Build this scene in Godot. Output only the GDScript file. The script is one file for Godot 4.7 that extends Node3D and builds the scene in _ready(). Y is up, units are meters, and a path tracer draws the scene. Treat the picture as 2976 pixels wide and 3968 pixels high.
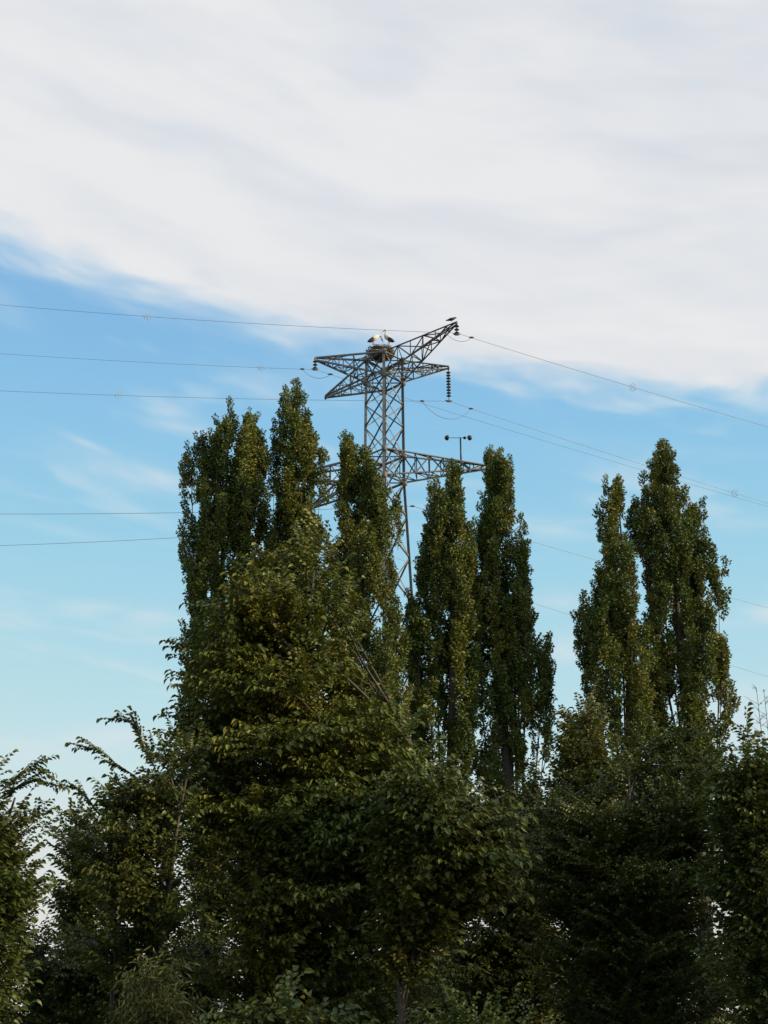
extends Node3D
# Storks nesting on a lattice pylon behind a row of Lombardy poplars, seen over roadside trees on a clear evening.

var rng := RandomNumberGenerator.new()
var taken := {}
var mats := {}
var bar_mesh: ArrayMesh
var leaf_sprays := {}
var spray_plan := {"broad": [], "elm": []}
var leaf_shapes := {}

# ---------------------------------------------------------------- helpers
func numbered(n: String) -> String:
	var k: int = taken.get(n, 0)
	taken[n] = k + 1
	return n if k == 0 else "%s_%03d" % [n, k]

func tag(o: Node3D, label: String, category: String, group := "", kind := "") -> void:
	o.set_meta("label", label)
	o.set_meta("category", category)
	if group: o.set_meta("group", group)
	if kind: o.set_meta("kind", kind)

func thing(called: String, at: Vector3, label: String, category: String, group := "") -> Node3D:
	var o := Node3D.new()
	o.name = numbered(called)
	add_child(o)
	o.position = at
	tag(o, label, category, group)
	return o

func part(called: String, mesh: Mesh, m: Material, parent: Node3D, xf := Transform3D.IDENTITY) -> MeshInstance3D:
	var o := MeshInstance3D.new()
	o.name = called
	o.mesh = mesh
	o.material_override = m
	parent.add_child(o, true)
	o.transform = xf
	return o

func rnd(a: float, b: float) -> float:
	return rng.randf_range(a, b)

func st_begin() -> SurfaceTool:
	var st := SurfaceTool.new()
	st.begin(Mesh.PRIMITIVE_TRIANGLES)
	return st

func st_end(st: SurfaceTool) -> ArrayMesh:
	st.generate_normals()
	return st.commit()

# swept tube with radii rx (sideways) and ry (other way) at every point; ends closed to a point
func tube(st: SurfaceTool, pts: PackedVector3Array, r: PackedFloat32Array, sides := 6, flat := 1.0) -> void:
	var rings := []
	var n := pts.size()
	var side := Vector3.ZERO
	for i in n:
		var d := (pts[mini(i + 1, n - 1)] - pts[maxi(i - 1, 0)]).normalized()
		if i == 0:
			side = d.cross(Vector3.UP if absf(d.y) < 0.95 else Vector3.RIGHT).normalized()
		else:
			side = (side - d * side.dot(d)).normalized()
		var up := side.cross(d)
		var ring := PackedVector3Array()
		for k in sides:
			var a := TAU * k / sides
			ring.append(pts[i] + (side * cos(a) * flat + up * sin(a)) * r[i])
		rings.append(ring)
	st.set_smooth_group(0)
	for i in n - 1:
		for k in sides:
			var a: Vector3 = rings[i][k]
			var b: Vector3 = rings[i][(k + 1) % sides]
			var c: Vector3 = rings[i + 1][k]
			var d2: Vector3 = rings[i + 1][(k + 1) % sides]
			st.add_vertex(a); st.add_vertex(b); st.add_vertex(c)
			st.add_vertex(b); st.add_vertex(d2); st.add_vertex(c)
	for e in [0, n - 1]:
		for k in sides:
			if e == 0:
				st.add_vertex(pts[0]); st.add_vertex(rings[0][(k + 1) % sides]); st.add_vertex(rings[0][k])
			else:
				st.add_vertex(pts[e]); st.add_vertex(rings[e][k]); st.add_vertex(rings[e][(k + 1) % sides])

func curve3(a: Vector3, b: Vector3, c: Vector3, d: Vector3, n: int) -> PackedVector3Array:
	var out := PackedVector3Array()
	for i in n + 1:
		out.append(a.bezier_interpolate(b, c, d, float(i) / n))
	return out

func taper(n: int, r0: float, r1: float) -> PackedFloat32Array:
	var out := PackedFloat32Array()
	for i in n:
		out.append(lerpf(r0, r1, float(i) / maxi(1, n - 1)))
	return out

func tex(freq: float, ramp: Array, size := 256, seed_ := 1, kind := FastNoiseLite.TYPE_SIMPLEX_SMOOTH) -> NoiseTexture2D:
	var n := FastNoiseLite.new()
	n.seed = seed_
	n.noise_type = kind
	n.frequency = freq
	n.fractal_octaves = 5
	var t := NoiseTexture2D.new()
	t.width = size
	t.height = size
	t.seamless = true
	t.noise = n
	if ramp.size():
		var g := Gradient.new()
		g.colors = PackedColorArray(ramp)
		var o := PackedFloat32Array()
		for i in ramp.size():
			o.append(float(i) / (ramp.size() - 1))
		g.offsets = o
		t.color_ramp = g
	return t

func mat(c: Color, rough := 0.8, metal := 0.0) -> StandardMaterial3D:
	var m := StandardMaterial3D.new()
	m.albedo_color = c.linear_to_srgb()
	m.roughness = rough
	m.metallic = metal
	return m

func noisy(a: Color, b: Color, freq: float, scale: float, rough := 0.85, bump := 0.0, metal := 0.0) -> StandardMaterial3D:
	var m := mat(Color.WHITE, rough, metal)
	m.albedo_texture = tex(freq, [a.linear_to_srgb(), a.lerp(b, 0.5).linear_to_srgb(), b.linear_to_srgb()])
	m.uv1_triplanar = true
	m.uv1_world_triplanar = true
	m.uv1_scale = Vector3.ONE * scale
	if bump > 0.0:
		m.heightmap_enabled = true
		m.heightmap_texture = tex(freq * 1.5, [], 256, 5)
		m.heightmap_scale = bump
	return m

func leaf_mat(rough: float, back: float) -> StandardMaterial3D:
	var m := mat(Color.WHITE, rough)
	m.vertex_color_use_as_albedo = true
	m.metallic_specular = 0.45
	m.backlight_enabled = true
	m.backlight = Color(back, back * 0.95, back * 0.4)
	m.cull_mode = BaseMaterial3D.CULL_DISABLED
	return m

# ---------------------------------------------------------------- sky
var cn := FastNoiseLite.new()
var fn := FastNoiseLite.new()
var SKY_STOPS := [[-90.0, 170, 172, 165], [-2.0, 222, 220, 214], [2.0, 225, 223, 218], [6.0, 219, 226, 223], [10.0, 201, 226, 230], [14.0, 181, 220, 231], [20.0, 157, 208, 231], [26.0, 140, 195, 230], [31.0, 130, 183, 226], [40.0, 112, 168, 219], [90.0, 88, 142, 203]]
# thin wisps: azimuth, elevation, half width, half height, strength, slope
var WISPS := [[-11.0, 26.0, 1.6, 0.75, 0.6, -0.25], [-9.0, 25.4, 1.6, 0.5, 0.45, -0.3], [-12.0, 23.2, 3.6, 0.55, 0.5, -0.12], [-14.5, 24.0, 1.6, 0.25, 0.4, -0.25],
	[-14.5, 17.1, 1.8, 0.3, 0.5, 0.0], [-10.8, 16.7, 1.5, 0.4, 0.5, 0.0], [-13.5, 11.2, 5.0, 0.4, 0.45, 0.02], [8.9, 15.2, 1.6, 0.8, 0.55, 0.0], [8.0, 17.5, 2.2, 0.6, 0.3, 0.0], [18.0, 16.2, 2.2, 0.5, 0.55, 0.0],
	[6.6, 27.6, 1.4, 0.7, 0.35, -0.5], [8.6, 21.0, 2.6, 0.7, 0.35, -0.1], [10.5, 24.5, 2.4, 0.5, 0.25, -0.1], [17.0, 20.8, 3.0, 0.5, 0.3, -0.05], [-19.5, 29.6, 1.5, 0.7, 0.3, -0.3],
	[-5.0, 27.8, 3.5, 0.9, 0.35, -0.1], [-16.5, 20.4, 3.0, 0.3, 0.2, -0.1], [15.0, 24.0, 3.0, 0.3, 0.2, -0.15], [-17.0, 8.5, 3.0, 0.4, 0.25, 0.0]]

func sky_at(az: float, el: float) -> Color:
	var c := Color.BLACK
	for i in SKY_STOPS.size() - 1:
		var p: Array = SKY_STOPS[i]
		var q: Array = SKY_STOPS[i + 1]
		if el <= q[0] or i == SKY_STOPS.size() - 2:
			var t := clampf((el - p[0]) / (q[0] - p[0]), 0.0, 1.0)
			c = Color(lerpf(p[1], q[1], t), lerpf(p[2], q[2], t), lerpf(p[3], q[3], t)) / 255.0
			break
	var ra := deg_to_rad(az)
	var s := sin(ra)
	var k := cos(ra)
	var e := el + 9.0 * s
	var big := cn.get_noise_3d(s * 2.0 + 4.0, e * 0.07, k * 2.0)
	var mid := cn.get_noise_3d(s * 2.6 - 7.0, e * 0.25 + big * 0.5, k * 2.6)
	var fine := fn.get_noise_3d(s * 10.0, e * 0.85 + mid * 1.0, k * 10.0)
	# streaky thin cirrus over all of the blue
	var thin := smoothstep(0.02, 0.55, mid * 0.8 + fine * 0.5) * smoothstep(3.0, 12.0, el)
	var a := thin * 0.34
	for w in WISPS:
		var dx: float = (az - w[0]) / w[2]
		if absf(dx) < 3.0:
			var dy: float = (el - w[1] - w[5] * (az - w[0]) + mid * 0.8) / w[3]
			a = maxf(a, w[4] * exp(-dx * dx - dy * dy) * clampf(0.75 + fine * 1.1, 0.0, 1.3))
	c = c.lerp(Color(0.89, 0.9, 0.915), clampf(a, 0.0, 1.0))
	# the wide cloud sheet
	var soft := 2.4 - 1.2 * s * 2.5
	var cover := smoothstep(28.9 - soft * 0.35, 29.3 + soft * 0.55, e + mid * 0.5 + fine * 0.75)
	var shade := clampf(0.7 + big * 0.5 + mid * 0.75 + fine * 0.22, 0.0, 1.0)
	var cl := Color(0.85, 0.865, 0.892).lerp(Color(0.925, 0.922, 0.925), shade)
	var hole := smoothstep(0.1, 0.5, -mid + big * 0.4) * smoothstep(33.0, 37.0, e) * 0.04
	c = c.lerp(cl, cover * (0.97 - hole))
	return c.srgb_to_linear()

func make_sky() -> Image:
	cn.noise_type = FastNoiseLite.TYPE_SIMPLEX_SMOOTH
	cn.frequency = 1.0
	cn.seed = 21
	cn.fractal_octaves = 4
	cn.fractal_gain = 0.45
	fn.noise_type = FastNoiseLite.TYPE_SIMPLEX_SMOOTH
	fn.frequency = 1.0
	fn.seed = 8
	fn.fractal_octaves = 4
	var w := 720
	var h := 360
	var im := Image.create(w, h, false, Image.FORMAT_RGBF)
	for y in h:
		var el := 90.0 - 180.0 * (y + 0.5) / h
		if el < -6.0:
			im.fill_rect(Rect2i(0, y, w, 1), sky_at(0.0, el))
			continue
		for x in w:
			var az := 360.0 * (x + 0.5) / w
			im.set_pixel(x, y, sky_at(az if az < 180.0 else az - 360.0, el))
	im.resize(4096, 2048, Image.INTERPOLATE_BILINEAR)
	# the same sky, sampled finely where the camera looks (azimuth 0 is at the seam)
	for y in range(420, 1060):
		var el := 90.0 - 180.0 * (y + 0.5) / 2048.0
		for j in range(-290, 290):
			im.set_pixel(posmod(j, 4096), y, sky_at(360.0 * (j + 0.5) / 4096.0, el))
	return im

# ---------------------------------------------------------------- leaves
func add_leaf(st: SurfaceTool, base: Vector3, dir: Vector3, nrm: Vector3, ln: float, wd: float, fold: float, tint: Color, wide_at: float) -> void:
	var d := dir.normalized()
	var w := d.cross(nrm).normalized()
	var n := w.cross(d).normalized()
	var stem := base
	var b := base + d * ln * 0.12
	var mid := b + d * ln * wide_at - n * ln * 0.03
	var tip := b + d * ln - n * ln * 0.22
	for s in [-1.0, 1.0]:
		var e1: Vector3 = b + d * ln * wide_at * 0.55 + w * s * wd * 0.4 + n * wd * fold
		var e2: Vector3 = b + d * ln * (wide_at + 0.22) + w * s * wd * 0.4 + n * wd * fold * 0.8
		st.set_color(tint)
		for v in [b, e1, mid, e1, e2, mid, e2, tip, mid]:
			st.add_vertex(v)
	st.set_color(tint)
	for v in [stem, b, b + w * wd * 0.05]:
		st.add_vertex(v)

func make_spray(kind: String) -> ArrayMesh:
	var st := st_begin()
	st.set_smooth_group(0xffffffff)
	var twig := Color(0.55, 0.42, 0.4)
	var ln := 0.5
	var count := 12
	if kind == "poplar":
		ln = 0.28
		count = 26
	elif kind == "elm":
		ln = 0.62
		count = 19
	elif kind == "willow":
		ln = 0.45
		count = 22
	for s in 3:   # the twig itself, three-sided
		var a0 := TAU * s / 3.0
		var a1 := TAU * (s + 1) / 3.0
		st.set_color(twig)
		st.add_vertex(Vector3(cos(a0), 0, sin(a0)) * 0.006)
		st.add_vertex(Vector3(cos(a1), 0, sin(a1)) * 0.006)
		st.add_vertex(Vector3(0, ln, 0))
	for i in count:
		var t := (i + 0.6) / count
		var g := rnd(0.72, 1.28)
		var tint := Color(g * rnd(0.94, 1.06), g, g * rnd(0.85, 1.1))
		if kind == "poplar":
			var a := i * 2.4 + rnd(-0.5, 0.5)
			var out := Vector3(cos(a), rnd(-0.15, 0.7), sin(a))
			var off := Vector3(cos(a), 0.1, sin(a)) * rnd(0.02, 0.1)
			var nr := Vector3(cos(a) * 0.6 + rnd(-0.5, 0.5), rnd(0.0, 0.9), sin(a) * 0.6 + rnd(-0.5, 0.5))
			add_leaf(st, Vector3(0, ln * t, 0) + off, out, nr, rnd(0.085, 0.12), rnd(0.08, 0.11), rnd(0.05, 0.2), tint, 0.28)
		elif kind == "willow":
			var a := i * 2.4 + rnd(-0.4, 0.4)
			add_leaf(st, Vector3(0, ln * t, 0), Vector3(cos(a), rnd(-0.1, 0.9), sin(a)), Vector3(rnd(-0.6, 0.6), rnd(-0.3, 0.6), 1), rnd(0.08, 0.13), rnd(0.018, 0.026), 0.15, tint, 0.4)
		else:
			var s := 1.0 if i % 2 == 0 else -1.0
			if i == count - 1:
				s = 0.1
			var dir := Vector3(s * 0.85, rnd(0.35, 0.8), rnd(-0.55, 0.1))
			var nr := Vector3(s * rnd(-0.2, 0.45) + rnd(-0.3, 0.3), rnd(-0.35, 0.2), 1.0)
			var ll := rnd(0.075, 0.125) if kind == "broad" else rnd(0.06, 0.1) * (1.1 - 0.4 * t)
			spray_plan[kind].append([Vector3(0, ln * t, 0), dir, nr, ll])
			add_leaf(st, Vector3(0, ln * t, 0), dir, nr, ll, ll * rnd(0.62, 0.78), rnd(0.05, 0.25), tint, 0.36)
	return st_end(st)

func spray_basis(dir: Vector3, up: Vector3, sc: float) -> Basis:
	var y := dir.normalized()
	var x := y.cross(up)
	if x.length() < 0.05:
		x = y.cross(Vector3(1, 0.2, 0.3))
	x = x.normalized()
	var z := x.cross(y)
	return Basis(x * sc, y * sc, z * sc)

func foliage(called: String, kind: String, xfs: Array, cols: PackedColorArray, m: Material, parent: Node3D) -> MultiMeshInstance3D:
	var mm := MultiMesh.new()
	mm.transform_format = MultiMesh.TRANSFORM_3D
	mm.use_colors = true
	mm.mesh = leaf_sprays[kind]
	mm.instance_count = xfs.size()
	for i in xfs.size():
		mm.set_instance_transform(i, xfs[i])
		mm.set_instance_color(i, cols[i])
	var o := MultiMeshInstance3D.new()
	o.name = called
	o.multimesh = mm
	o.material_override = m
	o.set_meta("kind", "stuff")
	parent.add_child(o, true)
	return o

var tone := FastNoiseLite.new()
func leaf_color(p: Vector3, green: Color, gold: Color, amount: float) -> Color:
	# whole twigs turn yellow here and there, as in early autumn
	var t := clampf(0.5 + tone.get_noise_3d(p.x * 1.1, p.y * 0.5, p.z * 1.1) * 1.5, 0.0, 1.0)
	t = clampf(t * amount * 2.0 + rnd(-0.12, 0.12), 0.0, 1.0)
	var c := green.lerp(gold, t)
	var g := rnd(0.8, 1.2)
	return Color(c.r * g, c.g * g, c.b * g)

# ---------------------------------------------------------------- poplars
# outline: x, height pairs (metres) of the crown; shoots rise steeply from the trunk and from the limbs, each one a plume of leaf tufts
func poplar(depth: float, outline: Array, label: String) -> void:
	var poly := PackedVector2Array()
	var lo := Vector2(1e9, 1e9)
	var hi := -lo
	var peak := Vector2.ZERO
	for i in range(0, outline.size(), 2):
		var q := Vector2(outline[i], outline[i + 1])
		poly.append(q)
		lo = lo.min(q)
		hi = hi.max(q)
		if q.y > peak.y: peak = q
	var bx := (lo.x + hi.x) / 2.0
	var base := Vector3(bx, 0, -depth)
	var t := thing("poplar_tree", base, label, "tree", "lombardy poplars in a row")
	var st := st_begin()
	var tp := PackedVector3Array()
	for i in 9:
		var f := i / 8.0
		tp.append(Vector3((peak.x - bx) * smoothstep(0.1, 0.8, f) + rnd(-0.08, 0.08) * (1.0 - f), peak.y * 0.97 * f, rnd(-0.08, 0.08)))
	tube(st, tp, PackedFloat32Array([0.34, 0.26, 0.23, 0.2, 0.16, 0.12, 0.08, 0.045, 0.012]), 8)
	part("trunk", st_end(st), mats.bark, t)
	# ascending limbs to the tops and shoulders of the outline
	var limbs := [tp]
	var ends := [peak]
	var area := 0.0
	for i in poly.size():
		var q := poly[i]
		var n := poly[(i + 1) % poly.size()]
		var m := poly[posmod(i - 1, poly.size())]
		area += q.x * n.y - n.x * q.y
		if q.y > m.y and q.y > n.y and q != peak or (i % 4 == 1 and q.y > lo.y + 3.0):
			ends.append(q)
			var e := Vector3(q.x - bx, q.y - 0.6, rnd(-0.8, 0.8))
			e.x *= 0.88
			var h0 := rnd(2.0, maxf(3.0, q.y * 0.35))
			var from := on_axis(tp, h0)
			var axis := curve3(from, from + Vector3((e.x - from.x) * 0.32, (e.y - h0) * 0.25, e.z * 0.35), Vector3(lerpf(from.x, e.x, 0.8), h0 + (e.y - h0) * 0.65, e.z * 0.8), e, 12)
			var ls := st_begin()
			tube(ls, axis, taper(13, 0.06, 0.004), 6)
			part("limb", st_end(ls), mats.bark, t)
			limbs.append(axis)
	area = absf(area) / 2.0
	var xfs := []
	var cols := PackedColorArray()
	var twigs := st_begin()
	var want := int(area * 10.0)
	var made := 0
	var tries := 0
	while made < want and tries < want * 40:
		tries += 1
		var e := Vector2(rnd(lo.x, hi.x), rnd(2.5 if tries % 5 == 0 else lo.y, hi.y))
		if made < ends.size() * 5:   # the tops first
			var v: Vector2 = ends[made % ends.size()]
			e = v + Vector2(rnd(-0.1, 0.1), -rnd(0.0, 0.25) - 0.3 * (made / ends.size()))
		var under := e.y < lo.y + 0.6
		if under:
			if absf(e.x - bx) > 0.9: continue
		elif made >= ends.size() * 5 and not Geometry2D.is_point_in_polygon(e, poly): continue
		var edge := 0.4 if under else edge_distance(e, poly)
		if made >= ends.size() * 5 and edge < 0.12: continue
		var depth_half := minf(1.3, edge * 2.0 + 0.1)
		var z := rnd(-1.0, 1.0) * depth_half
		# bare gaps between the plumes, more of them lower down
		var gap := tone.get_noise_3d(e.x * 2.6 + 40.0, e.y * 0.75, z * 2.0 + depth)
		if gap < lerpf(-0.02, -0.17, smoothstep(10.0, 20.0, e.y)) and edge > 0.2 and made >= ends.size() * 5: continue
		made += 1
		var ln := minf(rnd(0.9, 2.4), maxf(0.5, edge * 5.0))
		var tip := Vector3(e.x - bx, e.y, z)
		# springs from the limb that passes nearest below
		var foot := Vector3.ZERO
		var best := 1e9
		for ax in limbs:
			var c := on_axis(ax, tip.y - ln)
			var d := Vector2(c.x - tip.x, c.z - tip.z).length()
			if ax[ax.size() - 1].y > tip.y - ln - 0.2 and d < best:
				best = d
				foot = c
		if best > 1e8: foot = tip - Vector3(0, ln, 0)
		var side := Vector3(foot.x - tip.x, 0, foot.z - tip.z)
		var from := tip - Vector3(0, ln, 0) + side.limit_length(0.3 * ln)
		var pts := curve3(from, from.lerp(tip, 0.33) - side.limit_length(0.08 * ln), tip - Vector3(0, ln * 0.35, 0), tip, 6)
		tube(twigs, pts, taper(7, 0.012, 0.003), 3)
		if best < 1.2 and made % 3 == 0:
			tube(twigs, PackedVector3Array([foot - Vector3(0, 0.4, 0), from]), PackedFloat32Array([0.02, 0.011]), 4)
		var steps := int(ceil(ln / 0.19)) + 1
		var shift := rnd(-0.22, 0.22)   # some shoots have turned, others are still green
		for k in steps:
			var s: float = lerpf(0.12, 1.0, (k + rng.randf()) / steps)
			var f := s * 6.0
			var i := int(minf(f, 5.0))
			var p: Vector3 = pts[i].lerp(pts[i + 1], f - i)
			p += Vector3(rnd(-1, 1), rnd(-0.5, 0.5), rnd(-1, 1)) * 0.09 * (1.15 - s)
			var b := rnd(0, TAU)
			var dir := Vector3(cos(b) * 0.6, 1.0 - 0.5 * rng.randf(), sin(b) * 0.6)
			xfs.append(Transform3D(spray_basis(dir, Vector3(rnd(-1, 1), 0.3, rnd(-1, 1)), rnd(0.75, 1.15) * lerpf(0.72, 1.0, smoothstep(0.05, 0.45, edge))), p))
			cols.append(leaf_color(p + base, Color(0.085, 0.128, 0.026), Color(0.17, 0.177, 0.03), 0.42 + shift))
	part("twigs", st_end(twigs), mats.bark, t).set_meta("kind", "stuff")
	foliage("crown", "poplar", xfs, cols, mats.leaf_far, t)

func on_axis(axis: PackedVector3Array, y: float) -> Vector3:
	for i in axis.size() - 1:
		if y <= axis[i + 1].y:
			return axis[i].lerp(axis[i + 1], clampf((y - axis[i].y) / maxf(axis[i + 1].y - axis[i].y, 0.001), 0.0, 1.0))
	return axis[axis.size() - 1] + Vector3(0, y - axis[axis.size() - 1].y, 0)

# ---------------------------------------------------------------- broadleaf trees and shrubs
# outline: x, y pairs (metres) of the crown seen from the south; thick: half depth; holes: [x, y, rx, ry]; shoots: long arching twigs past the outline
func broadleaf(called: String, depth: float, outline: Array, o: Dictionary) -> void:
	var poly := PackedVector2Array()
	var lo := Vector2(1e9, 1e9)
	var hi := -lo
	for i in range(0, outline.size(), 2):
		var q := Vector2(outline[i], outline[i + 1])
		poly.append(q)
		lo = lo.min(q)
		hi = hi.max(q)
	var tx: float = o.get("trunk", (lo.x + hi.x) / 2.0)
	var thick: float = o.get("thick", 1.2)
	var kind: String = o.get("leaf", "broad")
	var base := Vector3(tx, 0, -depth)
	var t := thing(called, base, o.label, o.get("category", "tree"), o.get("group", ""))
	var stems: int = o.get("stems", 1)
	var stem_pts := []
	for k in stems:
		var st := st_begin()
		var topx: float = lerpf(lo.x, hi.x, (k + 0.5) / stems) if stems > 1 else tx + rnd(-0.2, 0.2)
		var toph := hi.y * 0.9
		while toph > lo.y and not (Geometry2D.is_point_in_polygon(Vector2(topx, toph), poly) and edge_distance(Vector2(topx, toph), poly) > 0.2):
			toph -= 0.1
		toph = maxf(toph, lo.y + 0.2)
		var pts := PackedVector3Array()
		var sx := (k - (stems - 1) / 2.0) * 0.22
		for i in 8:
			var f := i / 7.0
			pts.append(Vector3(lerpf(sx, topx - tx, pow(f, 1.3)) + rnd(-0.05, 0.05), toph * f, rnd(-0.1, 0.1) + thick * 0.3 * f * (1.0 if k % 2 else -1.0)))
		var r0: float = o.get("girth", 0.14)
		tube(st, pts, taper(8, r0, 0.012), 7)
		part("trunk" if stems == 1 else "stem", st_end(st), mats.bark, t)
		stem_pts.append(pts)
	var xfs := []
	var cols := PackedColorArray()
	var wood := st_begin()
	var boughs: int = o.get("boughs", 90)
	var green: Color = o.get("green", Color(0.075, 0.105, 0.022))
	var gold: Color = o.get("gold", Color(0.135, 0.13, 0.024))
	var turn: float = o.get("turn", 0.35)
	var scale_: float = o.get("scale", 0.78)
	var size: float = o.get("bough", 1.0)
	var made := 0
	var tries := 0
	while made < boughs and tries < boughs * 30:
		tries += 1
		var e := Vector2(rnd(lo.x, hi.x), rnd(lo.y, hi.y))   # where a bough ends
		if not Geometry2D.is_point_in_polygon(e, poly): continue
		if in_hole(e, o.get("holes", [])): continue
		if o.has("airy") and tone.get_noise_3d(e.x * 3.0, e.y * 4.5, depth) < o.airy: continue
		var edge := edge_distance(e, poly)
		if edge < o.get("inset", 0.2) * rng.randf() * 1.4: continue
		if rng.randf() > 0.45 + 0.55 * smoothstep(0.1, 0.9, edge / size) : continue
		var dz := thick * sqrt(clampf(edge / (thick * 0.9), 0.05, 1.0))
		var tip := Vector3(e.x - tx, e.y, rnd(-dz, dz))
		var stp: PackedVector3Array = stem_pts[rng.randi() % stems]
		var ry := clampf(e.y - size * rnd(0.5, 1.1), 0.25, stp[7].y)
		var root := on_axis(stp, ry)
		var away := tip - root
		var ln := minf(away.length(), size * rnd(0.8, 1.5))
		var from := tip - away.normalized() * ln
		var pts := curve3(from, from + (away.normalized() + Vector3(0, 0.45, 0)) * ln * 0.35, tip + Vector3(0, 0.12, 0) * ln - away * (0.3 * ln / maxf(away.length(), 0.01)), tip, 7)
		tube(wood, pts, taper(8, 0.016, 0.004), 4)
		if away.length() > ln + 0.2 and made % 2 == 0:
			tube(wood, curve3(root, root.lerp(from, 0.4) + Vector3(0, 0.1, 0), root.lerp(from, 0.8), from, 4), taper(5, 0.03, 0.016), 5)
		# side twigs with leaves along the bough
		var n := int(ceil(ln / (0.105 * scale_))) * int(o.get("dense", 2))
		for k in n:
			var s: float = pow((k + rng.randf()) / n, 0.8)
			var f := s * 7.0
			var i := int(minf(f, 6.0))
			var p: Vector3 = pts[i].lerp(pts[i + 1], f - i)
			var along := (pts[i + 1] - pts[i]).normalized()
			var b := rnd(0, TAU)
			var dir := along * 0.7 + Vector3(cos(b), rnd(-0.25, 0.35), sin(b)) * 0.9
			if s > 0.93: dir = along + Vector3(0, rnd(-0.1, 0.2), 0)
			p += Vector3(rnd(-1, 1), rnd(-1, 1), rnd(-1, 1)) * 0.1 * size
			var c := leaf_color(p + base, green, gold, turn)
			xfs.append(Transform3D(spray_basis(dir, Vector3(rnd(-0.5, 0.5), 1, rnd(-0.3, 0.7)), rnd(0.7, 1.15) * scale_), p))
			cols.append(c)
		made += 1
	for sh in o.get("shoots", []):
		var pts := PackedVector3Array()
		for i in range(0, sh.size(), 2):
			pts.append(Vector3(sh[i] - tx, sh[i + 1], rnd(-0.05, 0.05)))
		tube(wood, pts, taper(pts.size(), 0.01, 0.003), 4)
		for i in pts.size() - 1:
			var n := int(ceil(pts[i].distance_to(pts[i + 1]) / 0.05))
			for k in n:
				var p := pts[i].lerp(pts[i + 1], (k + 0.5) / n)
				var along := (pts[i + 1] - pts[i]).normalized()
				xfs.append(Transform3D(spray_basis(along + Vector3(rnd(-0.3, 0.3), rnd(-0.3, 0.1), rnd(-0.3, 0.3)), Vector3.UP, rnd(0.4, 0.65)), p))
				cols.append(leaf_color(p + base, green, gold, turn))
	if spray_plan.has(kind):
		# the leaves nearest to the road can be picked out singly
		var order := range(xfs.size())
		order.sort_custom(func(a, b): return xfs[a].origin.z > xfs[b].origin.z)
		var single := {}
		for k in mini(o.get("singles", 24), order.size()):
			var i: int = order[k]
			single[i] = true
			for q in spray_plan[kind]:
				var c := cols[i]
				part("leaf", single_leaf(c), mats.leaf, t, xfs[i] * Transform3D(spray_basis(q[1], q[2], q[3] / 0.1), q[0]))
		var keep := []
		var kept := PackedColorArray()
		for i in xfs.size():
			if not single.has(i):
				keep.append(xfs[i])
				kept.append(cols[i])
		xfs = keep
		cols = kept
	part("boughs", st_end(wood), mats.bark, t).set_meta("kind", "stuff")
	foliage("crown", kind, xfs, cols, mats.leaf, t)

func single_leaf(c: Color) -> ArrayMesh:
	# a few shared shapes and tints
	var g := clampf(c.r / maxf(c.g, 0.001), 0.5, 1.3)
	var key := Vector3i(int(c.g * 60.0), int(g * 5.0), rng.randi() % 2)
	if not leaf_shapes.has(key):
		var st := st_begin()
		st.set_smooth_group(0xffffffff)
		var gg := (key.x + 0.5) / 60.0
		add_leaf(st, Vector3.ZERO, Vector3.UP, Vector3.BACK, 0.1, 0.07 + 0.008 * key.z, 0.1 + 0.1 * key.z, Color(gg * (key.y + 0.5) / 5.0, gg, gg * 0.19), 0.36)
		leaf_shapes[key] = st_end(st)
	return leaf_shapes[key]

func in_hole(p: Vector2, holes: Array) -> bool:
	for h in holes:
		if Vector2((p.x - h[0]) / h[2], (p.y - h[1]) / h[3]).length() < 1.0:
			return true
	return false

func edge_distance(p: Vector2, poly: PackedVector2Array) -> float:
	var d := 1e9
	for i in poly.size():
		d = minf(d, p.distance_to(Geometry2D.get_closest_point_to_segment(p, poly[i], poly[(i + 1) % poly.size()])))
	return d

# ---------------------------------------------------------------- steelwork
func make_bar() -> ArrayMesh:
	# an angle section, one metre long along y, legs one unit wide and 0.16 thick
	var st := st_begin()
	var prof := [Vector2(-0.3, -0.3), Vector2(0.7, -0.3), Vector2(0.7, -0.12), Vector2(-0.12, -0.12), Vector2(-0.12, 0.7), Vector2(-0.3, 0.7)]
	st.set_smooth_group(0xffffffff)
	for i in 6:
		var a: Vector2 = prof[i]
		var b: Vector2 = prof[(i + 1) % 6]
		for v in [Vector3(a.x, 0, a.y), Vector3(b.x, 0, b.y), Vector3(a.x, 1, a.y), Vector3(b.x, 0, b.y), Vector3(b.x, 1, b.y), Vector3(a.x, 1, a.y)]:
			st.add_vertex(v)
	for y in [0.0, 1.0]:
		for q in [[0, 1, 2], [0, 2, 3], [0, 3, 4], [0, 4, 5]]:
			for i in q:
				st.add_vertex(Vector3(prof[i].x, y, prof[i].y))
	return st_end(st)

func bar(called: String, a: Vector3, b: Vector3, w: float, parent: Node3D, face := Vector3.ZERO) -> void:
	var y := b - a
	var f := face if face != Vector3.ZERO else Vector3(0, 0, 1)
	var x := y.cross(f)
	if x.length() < 0.01:
		x = y.cross(Vector3.RIGHT)
	x = x.normalized()
	var z := x.cross(y.normalized())
	part(called, bar_mesh, mats.steel, parent, Transform3D(Basis(x * w, y, z * w), a))

func plate(called: String, at: Vector3, s: float, turn: float, parent: Node3D) -> void:
	part(called, mats.plate_mesh, mats.steel, parent, Transform3D(Basis(Vector3.UP, turn).scaled(Vector3.ONE * s), at))

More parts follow.
